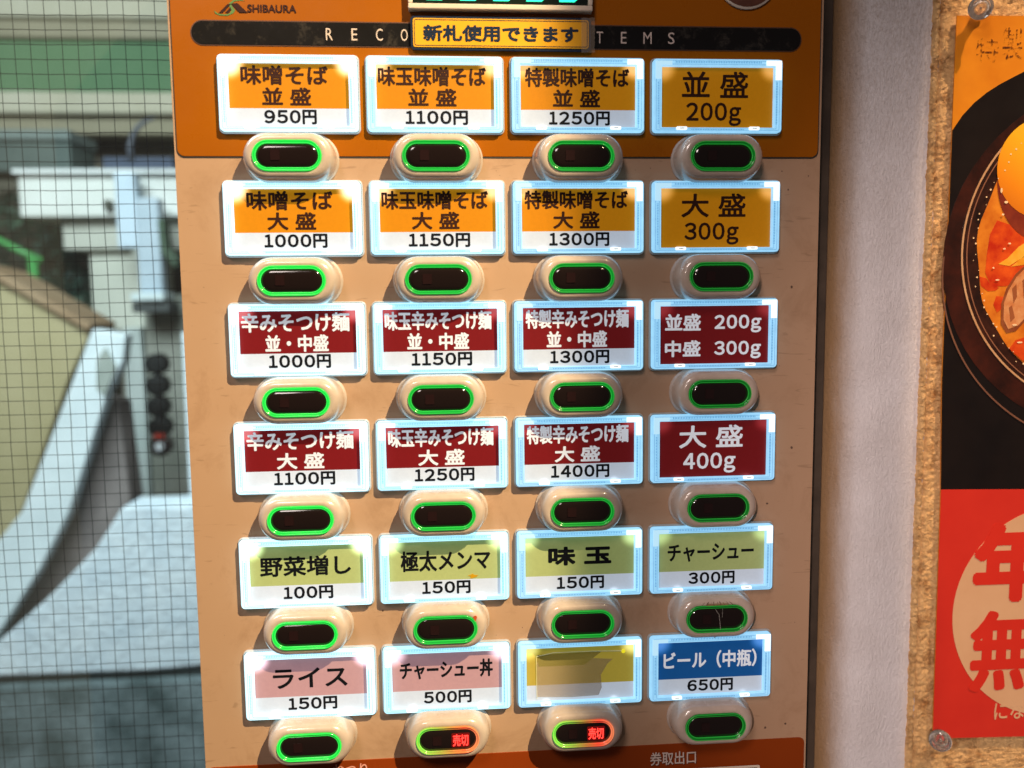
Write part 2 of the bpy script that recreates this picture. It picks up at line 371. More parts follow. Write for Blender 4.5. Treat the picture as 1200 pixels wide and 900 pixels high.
# foot of the front: ticket outlet with its caption
sl = mpart('outlet_frame', ringme(0.0250, 0.1156, -0.216, -0.1775, 0.0012, YP - 0.0012, 0.0008), SILVER)
mpart('ticket_outlet', boxes([(0.0262, 0.1144, YP - 0.0006, YP + 0.001, -0.2148, -0.1787)]), mottled('dark_outlet', (0.03, 0.015, 0.01), (0.07, 0.04, 0.025), 150, 0.3))
mpart('outlet_lettering', text('券取出口', 0.0633, 0.0850, -0.1753, -0.1688, YP - 0.0009, 0.00008), PALE_INK)
mpart('outlet_lettering_shade', text('券取出口', 0.0636, 0.0853, -0.1757, -0.1692, YP - 0.0007, 0.00012), mat('dark_print_shade', (0.05, 0.012, 0.008), 0.5))
mpart('change_lettering', text('おつり', -0.0822, -0.0668, -0.1730, -0.1667, YP - 0.0009, 0.00008), mat('pink_print', (0.75, 0.35, 0.28), 0.5))
mpart('change_slot', boxes([(-0.1100, -0.0300, YP - 0.0009, YP + 0.001, -0.2148, -0.1787)]), mat('dark_slot', (0.03, 0.015, 0.01), 0.3))

# ---------------------------------------------------------------- one lit card holder (all x,z in the card's own frame)
HW, HH = 0.0281, 0.0152
PX0, PX1, PZ0, PZ1 = -0.0244, 0.0247, -0.0132, 0.0123
R0 = 0.0016
housing_me = loft([(rrect(-HW - 0.0001, HW + 0.0001, -HH - 0.0001, HH + 0.0001, R0), YP + 0.0005), (rrect(-HW, HW, -HH, HH, R0), 0.0024), (rrect(-HW + 0.0006, HW - 0.0006, -HH + 0.0006, HH - 0.0006, R0), 0.0023)], cap_last=True)
housing_me.materials.append(HOUSING)
lipsh = loft([(rrect(-HW - 0.0007, HW + 0.0007, -HH - 0.0007, HH + 0.0007, R0 + 0.0005), YP + 0.0002), (rrect(-HW - 0.0007, HW + 0.0007, -HH - 0.0007, HH + 0.0007, R0 + 0.0005), YP - 0.0010), (rrect(-HW - 0.0002, HW + 0.0002, -HH - 0.0002, HH + 0.0002, R0), YP - 0.0013)])
LIPS = []
for e in (0.34, 0.20, 0.08, 0.05):
    q = lipsh.copy(); q.materials.append(glow('halo_base_lip', (0.34, 0.31, 0.29), (0.60, 0.88, 1.0), e)); LIPS.append(q)  # weak emission on the lip stands in for bloom around the cards
def rim_me(m):
    rr = lambda d, r: rrect(-HW + d, HW - d, -HH + d, HH - d, r)
    inner = rrect(PX0, PX1, PZ0, PZ1, 0.0004); innerb = rrect(PX0 + 0.0001, PX1 - 0.0001, PZ0 + 0.0001, PZ1 - 0.0001, 0.0004)
    me = loft([(rr(0.00002, R0), 0.0024), (rr(0.00002, R0), 0.0006), (rr(0.00035, R0), 0.00008), (rr(0.0008, R0 * 0.7), 0.0), (inner, 0.0), (innerb, 0.0021)])
    me.materials.append(m); return me
def groove_me(m):
    a = []
    y = -0.00006
    a.append(ringme(-HW + 0.0012, HW - 0.0012, -HH + 0.0008, HH - 0.0008, 0.00022, y, 0.0006))
    a.append(ringme(PX0 - 0.0009, PX1 + 0.0009, PZ0 - 0.0006, PZ1 + 0.0007, 0.00020, y, 0.0005))
    me = join(a); me.materials.append(m); return me
def knurl_me(m):
    b = []; y0, y1 = -0.00022, 0.00002
    z = -0.0118
    while z < 0.0055:
        b.append((0.0252, 0.0259, y0, y1, z, z + 0.00032)); b.append((-0.0262, -0.0256, y0, y1, z, z + 0.00032)); z += 0.00068
    x = -0.0185
    while x < 0.0185:
        b.append((x, x + 0.00034, y0, y1, 0.01335, 0.0141)); x += 0.00072
    x = -0.0115
    while x < 0.0115:
        b.append((x, x + 0.00034, y0, y1, -0.01415, -0.01375)); x += 0.00072
    me = boxes(b); me.materials.append(m); return me
def led_me(m, which):
    y0, y1 = -0.0003, 0.0001
    L = [prism([(-HW + 0.0010, HH - 0.0010), (-0.0200, HH - 0.0010), (-0.0200, PZ1 + 0.0002), (PX0 - 0.0002, PZ1 + 0.0002), (PX0 - 0.0002, 0.0068), (-HW + 0.0010, 0.0068)], y0, y1),
         prism([(HW - 0.0006, HH - 0.0006), (0.0208, HH - 0.0006), (0.0208, PZ1 + 0.0002), (PX1 + 0.0002, PZ1 + 0.0002), (PX1 + 0.0002, 0.0066), (HW - 0.0006, 0.0066)], y0, y1)]
    me = L[which]; me.materials.append(m); return me
def clip_me(m):
    me = prism(rrect(-0.0023, 0.0023, -0.0143, -0.0129, 0.0004, 3), -0.0006, 0.0003); me.materials.append(m); return me
SLIT = mat('clip_slit', (0.03, 0.06, 0.10), 0.4)
slit_me = boxes([(-0.0008, 0.0011, -0.00066, -0.0004, -0.0137, -0.01345)]); slit_me.materials.append(SLIT)
LED0 = [LED[0][3], LED[1][3]] + [glow('dim_led_window', (0.16, 0.19, 0.22), (0.50, 0.82, 1.0), e) for e in (1.02, 0.88)]
CM = [(rim_me(a), groove_me(b), knurl_me(c), led_me(LED0[k], 0), led_me(d, 1), clip_me(d)) for k, (a, b, c, d) in enumerate(LED)]
SPLIT = PZ1 - 0.71 * (PZ1 - PZ0)
def U(u): return PX0 + u * (PX1 - PX0)
def Vv(v): return PZ1 - v * (PZ1 - PZ0)
def T(s, u0, u1, v0, v1, mi=0, bold=0.00024):
    f = figures if s[0].isdigit() else text
    return (f(s, U(u0), U(u1), Vv(v1), Vv(v0), 0.00192, bold), mi)
def price(s): 
    return T(s, 0.245 if len(s) == 5 else 0.287, 0.775 if len(s) == 5 else 0.722, 0.728, 0.962, 1, 0.00025)
cards = {
 (1,1): ('orange', 1, [T('味噌そば', .105, .825, .035, .345), T('並 盛', .275, .68, .38, .665), price('950円')], '味噌そば 並盛 950円'),
 (1,2): ('orange', 1, [T('味玉味噌そば', .02, .935, .035, .345), T('並 盛', .27, .68, .38, .665), price('1100円')], '味玉味噌そば 並盛 1100円'),
 (1,3): ('orange', 1, [T('特製味噌そば', .04, .945, .035, .345), T('並 盛', .28, .69, .38, .665), price('1250円')], '特製味噌そば 並盛 1250円'),
 (1,4): ('orange', 0, [T('並 盛', .19, .78, .07, .50), T('200g', .23, .72, .575, .96)], '並盛 200g'),
 (2,1): ('orange', 1, [T('味噌そば', .108, .83, .035, .35), T('大 盛', .275, .685, .38, .67), price('1000円')], '味噌そば 大盛 1000円'),
 (2,2): ('orange', 1, [T('味玉味噌そば', .02, .935, .035, .345), T('大 盛', .275, .685, .38, .67), price('1150円')], '味玉味噌そば 大盛 1150円'),
 (2,3): ('orange', 1, [T('特製味噌そば', .03, .94, .035, .345), T('大 盛', .28, .69, .38, .67), price('1300円')], '特製味噌そば 大盛 1300円'),
 (2,4): ('orange', 0, [T('大 盛', .19, .77, .09, .49), T('300g', .22, .71, .575, .95)], '大盛 300g'),
 (3,1): ('red', 1, [T('辛みそつけ麺', .023, .945, .035, .355), T('並・中盛', .22, .76, .40, .685), price('1000円')], '辛みそつけ麺 並・中盛 1000円'),
 (3,2): ('red', 1, [T('味玉辛みそつけ麺', .02, .95, .035, .355), T('並・中盛', .21, .75, .40, .685), price('1150円')], '味玉辛みそつけ麺 並・中盛 1150円'),
 (3,3): ('red', 1, [T('特製辛みそつけ麺', .03, .95, .035, .355), T('並・中盛', .215, .755, .40, .685), price('1300円')], '特製辛みそつけ麺 並・中盛 1300円'),
 (3,4): ('red', 0, [T('並盛', .055, .38, .135, .425), T('200g', .505, .935, .16, .47), T('中盛', .055, .38, .59, .875), T('300g', .505, .935, .61, .92)], '並盛 200g 中盛 300g'),
 (4,1): ('red', 1, [T('辛みそつけ麺', .023, .945, .035, .355), T('大 盛', .275, .685, .40, .68), price('1100円')], '辛みそつけ麺 大盛 1100円'),
 (4,2): ('red', 1, [T('味玉辛みそつけ麺', .02, .95, .035, .355), T('大 盛', .28, .69, .40, .68), price('1250円')], '味玉辛みそつけ麺 大盛 1250円'),
 (4,3): ('red', 1, [T('特製辛みそつけ麺', .03, .95, .035, .355), T('大 盛', .28, .69, .40, .68), price('1400円')], '特製辛みそつけ麺 大盛 1400円'),
 (4,4): ('red', 0, [T('大 盛', .19, .78, .09, .49), T('400g', .23, .715, .575, .94)], '大盛 400g'),
 (5,1): ('green', 1, [T('野菜増し', .09, .885, .20, .55), price('100円')], '野菜増し 100円'),
 (5,2): ('green', 1, [T('極太メンマ', .10, .905, .18, .55), price('150円')], '極太メンマ 150円'),
 (5,3): ('green', 1, [T('味 玉', .21, .79, .19, .53, bold=.00045), price('150円')], '味玉 150円'),
 (5,4): ('green', 1, [T('チャーシュー', .09, .90, .22, .54), price('300円')], 'チャーシュー 300円'),
 (6,1): ('pink', 1, [T('ライス', .16, .82, .20, .56), price('150円')], 'ライス 150円'),
 (6,2): ('pink', 1, [T('チャーシュー丼', .075, .92, .17, .50), price('500円')], 'チャーシュー丼 500円'),
 (6,3): ('yellow', 1, [], None),
 (6,4): ('blue', 1, [T('ビール（中瓶）', .06, .945, .20, .53, bold=.00022), price('650円')], 'ビール（中瓶） 650円'),
}
def flat(x0, x1, z0, z1, y): return pyd([(x0, y, z0), (x1, y, z0), (x1, y, z1), (x0, y, z1)], [(0, 1, 2, 3)])
for (r, c), (kind, band, lets, words) in cards.items():
    k = c - 1
    x = (c - 2.5) * 0.060; z = (3.5 - r) * 0.0506
    h = inst('menu_card', housing_me, machine, (x, 0, z + OFF), ('lit price card with %s band reading %s' % (kind, words)) if words else 'lit price card with a faded yellow blank slip')
    inst('base_lip', LIPS[k], h)
    for nme, me in zip(('lit_rim', 'rim_groove', 'knurled_strip', 'corner_light', 'corner_light'), CM[k]):
        q = inst(nme, me, h)
        if nme == 'knurled_strip': q['kind'] = 'stuff'
    for cx in (-0.0158, 0.0158):
        inst('clip', CM[k][5], h, (cx, 0, 0)); inst('clip_slit', slit_me, h, (cx, 0, 0))
    dx = random.uniform(-0.0002, 0.0002)
    if band:
        me = join([(flat(PX0, PX1, SPLIT, PZ1, 0.0020), 0), (flat(PX0, PX1, PZ0, SPLIT, 0.0020), 1)])
        link('paper_slip', me, [PAPER[kind, k], PAPER['white', k]], h)
    else:
        link('paper_slip', flat(PX0, PX1, PZ0, PZ1, 0.0020), PAPER[kind, k], h)
    if lets:
        ink = {'orange': BROWN_INK, 'red': WHITE_INK, 'blue': WHITE_INK}.get(kind, BLACK_INK)
        link('lettering', join(lets), [ink, BLACK_INK], h, loc=(dx, 0, 0))
    if (r, c) == (5, 2):
        link('grease_spot', prism([(0.0125 + 0.0017 * math.cos(a) * (1 + .5 * math.sin(5 * a)), -0.0045 + 0.0009 * math.sin(a) * (1 + .4 * math.cos(3 * a))) for a in [i * .4 for i in range(15)]], 0.00185, 0.00195), mat('grease', (0.55, 0.30, 0.01), 0.3), h)
    if (r, c) == (6, 3):
        DUST = mat('faded_backing', (0.60, 0.45, 0.30), 0.5, alpha=0.40); t = NT(DUST)
        v = t.n('ShaderNodeTexVoronoi'); v.inputs['Scale'].default_value = 1400; v.inputs['Randomness'].default_value = 0.15; t.l(t.coord(), v.inputs['Vector'])
        t.color(t.ramp(v.outputs['Distance'], [(0.2, (0.66, 0.50, 0.33)), (0.55, (0.50, 0.38, 0.24))]))
        link('tape_backing', prism([(-0.0195, -0.0112), (-0.004, -0.0120), (0.0085, -0.0116), (0.0100, -0.008), (0.0096, -0.002), (0.0125, 0.0030), (0.0150, 0.0052), (0.006, 0.0060), (0.002, 0.0030), (-0.0185, 0.0030), (-0.0195, 0.0060)], 0.00185, 0.00192), DUST, h)
        link('grey_tape', prism([(-0.0190, 0.0030), (0.002, 0.0030), (0.006, 0.0060), (0.0100, 0.0090), (-0.0195, 0.0085)], 0.00186, 0.00193), mat('grey_tape', (0.34, 0.28, 0.10), 0.5, alpha=0.40), h)
        WL = mat('tape_edge_line', (0.85, 0.80, 0.45), 0.25)
        link('tape_edge', join([tube([(-0.0196, 0.0015, 0.0080), (-0.012, 0.0015, 0.0094), (0.004, 0.0015, 0.0094), (0.0200, 0.0015, 0.0090)], 0.00018, 5), tube([(-0.0198, 0.0016, 0.0080), (-0.0197, 0.0016, -0.012)], 0.00012, 5)]), WL, h)
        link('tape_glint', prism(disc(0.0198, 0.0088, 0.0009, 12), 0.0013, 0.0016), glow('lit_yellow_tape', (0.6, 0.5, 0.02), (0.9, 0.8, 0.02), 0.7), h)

# ---------------------------------------------------------------- buttons
def bez_mat():
    m = mat('milky_plastic', (0.58, 0.46, 0.38), 0.22, coat=0.8); t = NT(m)
    t.color(t.ramp(t.noise(120, 5), [(0.3, (0.46, 0.36, 0.30)), (0.6, (0.53, 0.42, 0.355))])); t.rough(t.noise(200, 5), 0.16, 0.34)
    t.b.inputs['Subsurface Weight'].default_value = 0.0; return m
BEZ = bez_mat()
prof = [(0.0088, 0.0108, YP + 0.0004), (0.0088, 0.0108, YP - 0.0006), (0.0088, 0.0106, YP - 0.0009), (0.0088, 0.0101, YP - 0.0011), (0.0088, 0.0100, YP - 0.0022),
        (0.0088, 0.0098, YP - 0.0050), (0.0087, 0.0096, YP - 0.0072), (0.0086, 0.0091, YP - 0.0090), (0.0084, 0.0083, YP - 0.0102), (0.0080, 0.0074, YP - 0.0107), (0.0077, 0.0066, YP - 0.0108), (0.0077, 0.00615, YP - 0.0106)]
bezel_me = loft([(stadium(a, r), y) for a, r, y in prof]); bezel_me.materials.append(BEZ)
bezel_me.polygons.foreach_set('use_smooth', [True] * len(bezel_me.polygons))
YF = YP - 0.0108
def ring_meshes(m_out, m_in):
    a = loft([(stadium(0.0077, 0.00620), YF + 0.0003), (stadium(0.0077, 0.00612), YF - 0.0004), (stadium(0.0077, 0.00590), YF - 0.0006), (stadium(0.0077, 0.00550), YF - 0.0003), (stadium(0.0077, 0.00495), YF + 0.0006)]); a.materials.append(m_out)
    b = join([loft([(stadium(0.0077, 0.00608), YF - 0.00050), (stadium(0.0077, 0.00592), YF - 0.0008), (stadium(0.0077, 0.00578), YF - 0.00050)]),
              loft([(stadium(0.0077, 0.00510), YF - 0.0002), (stadium(0.0077, 0.00490), YF - 0.0003), (stadium(0.0077, 0.00475), YF + 0.0002)])]); b.materials.append(m_in)
    for x in (a, b): x.polygons.foreach_set('use_smooth', [True] * len(x.polygons))
    return a, b
RM = []
for s in (1.0, 0.55, 0.30, 0.10):
    RM.append(ring_meshes(glow('green_lit_ring', (0.008, 0.06, 0.012), (0.005, 0.80, 0.06), 0.95 * s, 0.15), glow('green_ring_edge', (0.015, 0.12, 0.015), (0.04, 0.95, 0.10), 0.10 + 1.0 * s, 0.15)))
def soldout(s, edge):
    m = glow('red_green_ring', (0.25, 0.16, 0.04), (1, 0, 0), s, 0.15); t = NT(m)
    tc = t.n('ShaderNodeTexCoord'); sp = t.n('ShaderNodeSeparateXYZ'); t.l(tc.outputs['Object'], sp.inputs[0])
    mr = t.n('ShaderNodeMapRange'); mr.inputs['From Min'].default_value = -0.014; mr.inputs['From Max'].default_value = 0.014; t.l(sp.outputs[0], mr.inputs[0])
    g = (0.02, 0.85, 0.06); col = t.ramp(mr.outputs[0], [(0.10, g), (0.34, (0.12, 0.42, 0.04)), (0.55, (0.45, 0.14, 0.03)), (0.74, (1.0, 0.04, 0.03)), (1.0, (0.85, 0.22, 0.10))])
    t.l(col, t.b.inputs['Emission Color']); t.b.inputs['Emission Strength'].default_value = 0.75 * s + (0.25 if edge else 0); return m
RMS = ring_meshes(soldout(0.9, 0), soldout(1.1, 1))
LENS = mat('black_lens', (0.010, 0.0055, 0.005), 0.10, spec=0.6)
lens_me = loft([(stadium(0.0077, 0.00480), YF + 0.0006), (stadium(0.0077, 0.00430), YF + 0.0001), (stadium(0.0075, 0.0030), YF - 0.00025), (stadium(0.0072, 0.0014), YF - 0.00035), (stadium(0.0070, 0.0002), YF - 0.00038)], cap_last=True)
lens_me.polygons.foreach_set('use_smooth', [True] * len(lens_me.polygons)); lens_me.materials.append(LENS)
DIM = mat('unlit_led_window', (0.016, 0.006, 0.006), 0.2)
dim_me = prism(rrect(-0.0066, -0.0028, -0.0020, 0.0022, 0.0003), YF - 0.0006, YF - 0.00052); dim_me.materials.append(DIM)
REDLED = glow('red_led', (0.3, 0.01, 0.01), (1.0, 0.035, 0.025), 3.4)
sold_me = text('売切', 0.0022, 0.0090, -0.0026, 0.0028, YF - 0.0007, 0.00010); sold_me.materials.append(REDLED)
redglow = prism(rrect(0.0016, 0.0096, -0.0031, 0.0033, 0.0006), YF - 0.00062, YF - 0.0005); redglow.materials.append(glow('red_led_window', (0.08, 0.005, 0.005), (1, 0.01, 0.01), 0.10))
for r in range(6):
    for c in range(4):
        x = (c - 1.5) * 0.060; z = 0.1001 - r * 0.0502; so = (r == 5 and c in (1, 2))
        b = inst('select_button', bezel_me, machine, (x, 0, z + OFF), 'milky push button with red sold out lamp lit' if so else None)
        rm = RMS if so else RM[c]
        inst('ring', rm[0], b); inst('ring_edge', rm[1], b); inst('lens', lens_me, b); inst('led_window', dim_me, b)
        if so: inst('led_window_lit', redglow, b); inst('sold_out_lettering', sold_me, b)
        if (r, c) == (4, 1):
            link('rust_mark', prism([(0.0128 + 0.0007 * math.cos(a) * (1 + .5 * math.sin(3 * a)), 0.0046 + 0.0012 * math.sin(a)) for a in [i * .5 for i in range(12)]], YF - 0.0002, YF + 0.0006), mat('rust_mark', (0.5, 0.08, 0.02), 0.5), b)
        if (r, c) == (4, 3):
            BT = mat('brown_tape_residue', (0.10, 0.045, 0.02), 0.5); L = []
            for i in range(9):
                x0 = -0.0035 + i * 0.0009 + random.uniform(-.0003, .0003); s = -1 if i < 4 else 1
                L.append(tube([(x0, YF + 0.0013, 0.0084), (x0 + s * 0.0005 * abs(i - 4), YF + 0.0001, 0.0074), (x0 + s * 0.0008 * abs(i - 4), YF - 0.0004, 0.0064)], random.choice((0.00006, 0.00012, 0.0002)), 5))
            link('tape_residue', join(L), BT, b)
            link('stuck_film', pyd([(-0.0052, YF - 0.00045, 0.0062), (0.0050, YF - 0.00045, 0.0062), (0.0036, YF + 0.0010, 0.0085), (-0.0030, YF + 0.0010, 0.0085)], [(0, 1, 2, 3)]), mat('brown_film', (0.32, 0.17, 0.08), 0.35, alpha=0.55), b)
            link('stray_hair', join([tube([(-0.0010, YF - 0.0009, 0.0046), (0.0006, YF - 0.0010, 0.0022), (0.0010, YF - 0.0010, -0.001), (0.0014, YF - 0.0008, -0.0046)], 0.00013, 5),
                                     tube([(0.0022, YF - 0.0009, 0.0048), (0.0020, YF - 0.0010, 0.001)], 0.00008, 5), tube([(0.0006, YF - 0.0004, -0.0072), (-0.0002, YF + 0.003, -0.0100)], 0.00016, 5)]), mat('hair', (0.30, 0.27, 0.25), 0.5), b)
# grime specks and scuffs on the steel
L = []
for (x, z, s) in [(0.1172, -0.0527, .0005), (0.1095, -0.0477, .0003), (0.1281, -0.027, .0006), (0.1265, 0.0455, .0006), (0.1183, -0.160, .0006), (0.128, -0.1585, .0006),
                  (0.1240, 0.088, .0004), (0.115, 0.083, .0003), (-0.058, -0.0962, .0004), (0.121, 0.096, .0003), (0.133, 0.094, .0003), (-0.0588, -0.118, .0003), (0.1030, -0.0370, .0003)] + \
                 [(random.uniform(-0.135, 0.135), random.uniform(-0.16, 0.10), random.uniform(.00008, .00022)) for _ in range(70)]:
    n = 7; L.append(prism([(x + s * (0.7 + .5 * random.random()) * math.cos(2 * math.pi * k / n), z + s * (0.7 + .6 * random.random()) * math.sin(2 * math.pi * k / n)) for k in range(n)], YP - 0.00005, YP + 0.0001))
mpart('grime', join(L), mat('grime', (0.10, 0.055, 0.035), 0.6), kind='stuff')

# ================================================================= DARK INFILL added for the shade in the gap between machine and wall
tr = thing('dark_gap_infill', 'added dark upright trim in the gap between machine and plaster wall', 'infill', (0.150, 0.04, -0.35))
link('outer_infill', boxes([(-0.012, 0.0000, -0.010, 0.09, 0.0, 0.75)]), mottled('dark_infill', (0.030, 0.028, 0.026), (0.05, 0.045, 0.04), 60, 0.45), tr, bevel=0.0008)
link('inner_infill', boxes([(0.0002, 0.0074, -0.003, 0.09, 0.0, 0.75)]), mottled('brown_infill', (0.060, 0.042, 0.030), (0.10, 0.07, 0.05), 60, 0.5), tr, bevel=0.0008)

# ================================================================= PLASTER WALL
def wall_profile(s):
    """s: metres along the wall from its return; gives x, y"""
    R = 0.030
    if s < 0.05: return 0.1535, 0.062 + 0.05 - s + 0.0
    a = (s - 0.05) / R
    if a < math.pi / 2: return 0.1535 + R * (1 - math.cos(a)), 0.062 - R * math.sin(a) + 0.0
    return 0.1535 + R + (s - 0.05 - R * math.pi / 2), 0.032
NS, NZ = 150, 520
ss = [0.0 + 0.25 * i / NS for i in range(NS)] + [0.45]; V = []; F = []
for i, s in enumerate(ss):
    x, y = wall_profile(s); x2, y2 = wall_profile(s + 0.001); tx, ty = x2 - x, y2 - y; nx, ny = ty, -tx; q = math.hypot(nx, ny) or 1; nx /= q; ny /= q
    for j in range(NZ + 1):
        z = -0.36 + 0.76 * j / NZ
        p = Vector((s * 230, z * 230, 0))
        d = 0.00016 * noise.fractal(Vector((s * 900 + 2 * math.sin(z * 30), z * 420, 0)), 0.6, 2.1, 4) + 0.0006 * noise.noise(Vector((s * 60, z * 45, 5)))
        V.append((x + nx * d, y + ny * d, z))
for i in range(len(ss) - 1):
    for j in range(NZ): a = i * (NZ + 1) + j; F.append((a, a + NZ + 1, a + NZ + 2, a + 1))
wall_me = bpy.data.meshes.new('w'); wall_me.from_pydata(V, [], F); wall_me.update()
PL = mat('white_rough_plaster', (0.62, 0.60, 0.62), 0.85); t = NT(PL)
t.color(t.ramp(t.noise(22, 6, 0.65), [(0.3, (0.72, 0.67, 0.68)), (0.7, (0.84, 0.80, 0.83))]))
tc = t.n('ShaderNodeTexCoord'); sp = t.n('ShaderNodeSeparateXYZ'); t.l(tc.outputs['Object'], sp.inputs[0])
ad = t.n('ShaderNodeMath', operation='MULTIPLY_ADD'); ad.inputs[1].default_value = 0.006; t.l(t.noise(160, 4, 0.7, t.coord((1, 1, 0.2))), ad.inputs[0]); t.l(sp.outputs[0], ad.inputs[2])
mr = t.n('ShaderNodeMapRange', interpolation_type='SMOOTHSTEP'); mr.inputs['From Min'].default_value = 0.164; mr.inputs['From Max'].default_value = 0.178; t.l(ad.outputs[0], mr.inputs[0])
mxc = t.n('ShaderNodeMix', data_type='RGBA'); mxc.inputs['A'].default_value = (0.36, 0.21, 0.10, 1); t.l(mr.outputs[0], mxc.inputs['Factor']); t.l(t.b.inputs['Base Color'].links[0].from_socket, mxc.inputs['B']); t.color(mxc.outputs['Result'])  # ochre towards the rounded edge: shade and warm bounce put into the colour
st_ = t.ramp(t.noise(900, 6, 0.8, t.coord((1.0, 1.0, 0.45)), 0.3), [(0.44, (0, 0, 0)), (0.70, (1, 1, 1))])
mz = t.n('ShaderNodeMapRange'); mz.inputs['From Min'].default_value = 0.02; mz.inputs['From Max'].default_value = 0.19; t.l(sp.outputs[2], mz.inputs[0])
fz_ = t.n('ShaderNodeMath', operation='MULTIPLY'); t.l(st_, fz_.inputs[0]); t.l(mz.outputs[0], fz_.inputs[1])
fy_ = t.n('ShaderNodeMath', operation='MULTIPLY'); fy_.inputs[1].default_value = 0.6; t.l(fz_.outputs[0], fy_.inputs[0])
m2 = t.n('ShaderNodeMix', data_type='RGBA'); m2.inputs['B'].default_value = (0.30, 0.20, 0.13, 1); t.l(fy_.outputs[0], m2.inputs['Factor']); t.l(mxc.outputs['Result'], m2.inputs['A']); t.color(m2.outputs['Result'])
t.bump(t.noise(950, 6, 0.75, t.coord((1.0, 1.0, 0.45)), 0.4), 1.0, 0.0011)
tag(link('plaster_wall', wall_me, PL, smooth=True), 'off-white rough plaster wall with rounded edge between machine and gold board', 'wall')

# ================================================================= GOLD BOARD, POSTER, PINS
gx0, gx1, gz0, gz1 = 0.2026, 0.46, -0.32, 0.32
GOLD = mat('crumpled_gold_foil', (0.80, 0.47, 0.16), 0.45, metal=0.15); t = NT(GOLD)
t.color(t.ramp(t.noise(120, 5, 0.7), [(0.3, (0.42, 0.17, 0.045)), (0.52, (0.96, 0.60, 0.27))]))
t.bump(t.noise(650, 5, 0.7, None, 0.8), 1.0, 0.0022); t.rough(t.noise(300, 4), 0.36, 0.60)
V = []; F = []; xs = [0, .0001] + [0.0006 * i for i in range(1, 30)] + [0.018 + .0012 * i for i in range(1, 60)] + [0.2574]
NZ = 1300
for i, d in enumerate(xs):
    for j in range(NZ + 1):
        z = gz0 + (gz1 - gz0) * j / NZ
        p = Vector((d * 420, z * 420, 1)); n1 = noise.ridged_multi_fractal(Vector((d * 330, z * 330, 2)), 0.9, 2.1, 4, 1.0, 2.0) - 1.0
        n2 = 0.8 * noise.noise(Vector((0, z * 260, 9))) + 0.8 * noise.noise(Vector((0, z * 900, 19)))
        ridge = math.exp(-((d - 0.0016) / 0.0011) ** 2) * (0.0011 + 0.0007 * n2) - 0.0026 * math.exp(-((d - 0.0036 - 0.0002 * n2) / 0.00045) ** 2)
        x = gx0 + d + 0.0007 * n2 * math.exp(-d / 0.002); y = 0.0304 - 0.00075 * n1 - ridge + 0.0001 * noise.noise(p)
        if i == 0: y = 0.05
        V.append((x, y, z))
for i in range(len(xs) - 1):
    for j in range(NZ): a = i * (NZ + 1) + j; F.append((a, a + NZ + 1, a + NZ + 2, a + 1))
me = bpy.data.meshes.new('g'); me.from_pydata(V, [], F); me.update()
gb = link('gold_board', me, GOLD, smooth=True); tag(gb, 'crumpled gold foil board with stitched edge on the right carrying the noodle poster', 'board')

YB = 0.0280                                                    # face of the poster
poster = thing('poster', 'noodle bowl poster with red lower field and cream circle pinned to the gold board', 'poster', (0.213, YB, -0.1825))
def pp(name, me, m, **kw):
    me.transform(Matrix.Translation((-0.213, -YB, 0.1825))); return link(name, me, m, poster, **kw)
def lay(poly, k): return prism(poly, YB - 0.00012 * k, YB - 0.00012 * k + 0.0001)
def pm(name, c1, c2=None, scale=60, rough=0.33):
    return mottled(name, c1, c2 or tuple(x * 1.15 for x in c1), scale, rough, coat=0.15)
Xr = 0.40
sheet = [(0.2122, 0.1706), (0.2119, 0.0), (0.2136, -0.0539), (0.2145, -0.1825), (Xr, -0.1880), (Xr, 0.1725)]
pp('sheet', prism(sheet, YB, YB + 0.0004), pm('amber_print', (0.66, 0.20, 0.008), (0.86, 0.32, 0.015), 18))
bk = [(0.2122, 0.1185), (0.2170, 0.1255), (0.2224, 0.1312), (0.2285, 0.1360), (0.2347, 0.1398), (0.2410, 0.1430), (0.2471, 0.1460), (0.262, 0.151), (Xr, 0.158), (Xr, -0.0590), (0.2136, -0.0539), (0.2120, 0.0)]
pp('dark_bowl_print', lay(bk, 1), pm('near_black_print', (0.006, 0.004, 0.004), (0.010, 0.006, 0.005), 30))
pp('red_field', lay([(0.2136, -0.0539), (Xr, -0.0585), (Xr, -0.1880), (0.2145, -0.1825)], 2), pm('red_print', (0.56, 0.026, 0.016), (0.62, 0.032, 0.018), 25))
# bowl: rim, broth and toppings as flat print
def ell(cx, cz, a, b, n=60, t0=0, t1=360): return [(cx + a * math.cos(math.radians(t0 + (t1 - t0) * k / n)), cz + b * math.sin(math.radians(t0 + (t1 - t0) * k / n))) for k in range(n + (0 if t1 - t0 == 360 else 1))]
def arcband(cx, cz, a, b, w, n=60, t0=90, t1=285): return ell(cx, cz, a, b, n, t0, t1) + ell(cx, cz, a - w, b - w, n, t0, t1)[::-1]
cx, cz = 0.302, 0.0620
pp('bowl_wall_print', lay(ell(cx + 0.004, cz - 0.004, 0.0960, 0.0860), 2), pm('dark_red_brown_print', (0.010, 0.004, 0.003), (0.060, 0.012, 0.006), 45))
pp('bowl_inner_print', lay(ell(cx, cz, 0.0838, 0.0790), 3), pm('deep_brown_print', (0.012, 0.005, 0.004), (0.05, 0.014, 0.007), 90))
pp('bowl_rim_print', lay(arcband(cx, cz, 0.0832, 0.0784, 0.0009), 4), pm('pale_rim_print', (0.50, 0.26, 0.12), (0.62, 0.38, 0.2), 100))
pp('bowl_rim_print', lay(arcband(cx, cz, 0.0806, 0.0758, 0.0005), 4), pm('brown_rim_print', (0.26, 0.10, 0.05), (0.30, 0.13, 0.07), 100))
pp('bowl_rim_print', lay(arcband(cx + 0.006, cz - 0.010, 0.0985, 0.0880, 0.0008, 60, 175, 285), 4), pm('dim_rim_print', (0.16, 0.07, 0.045), (0.2, 0.09, 0.05), 100))
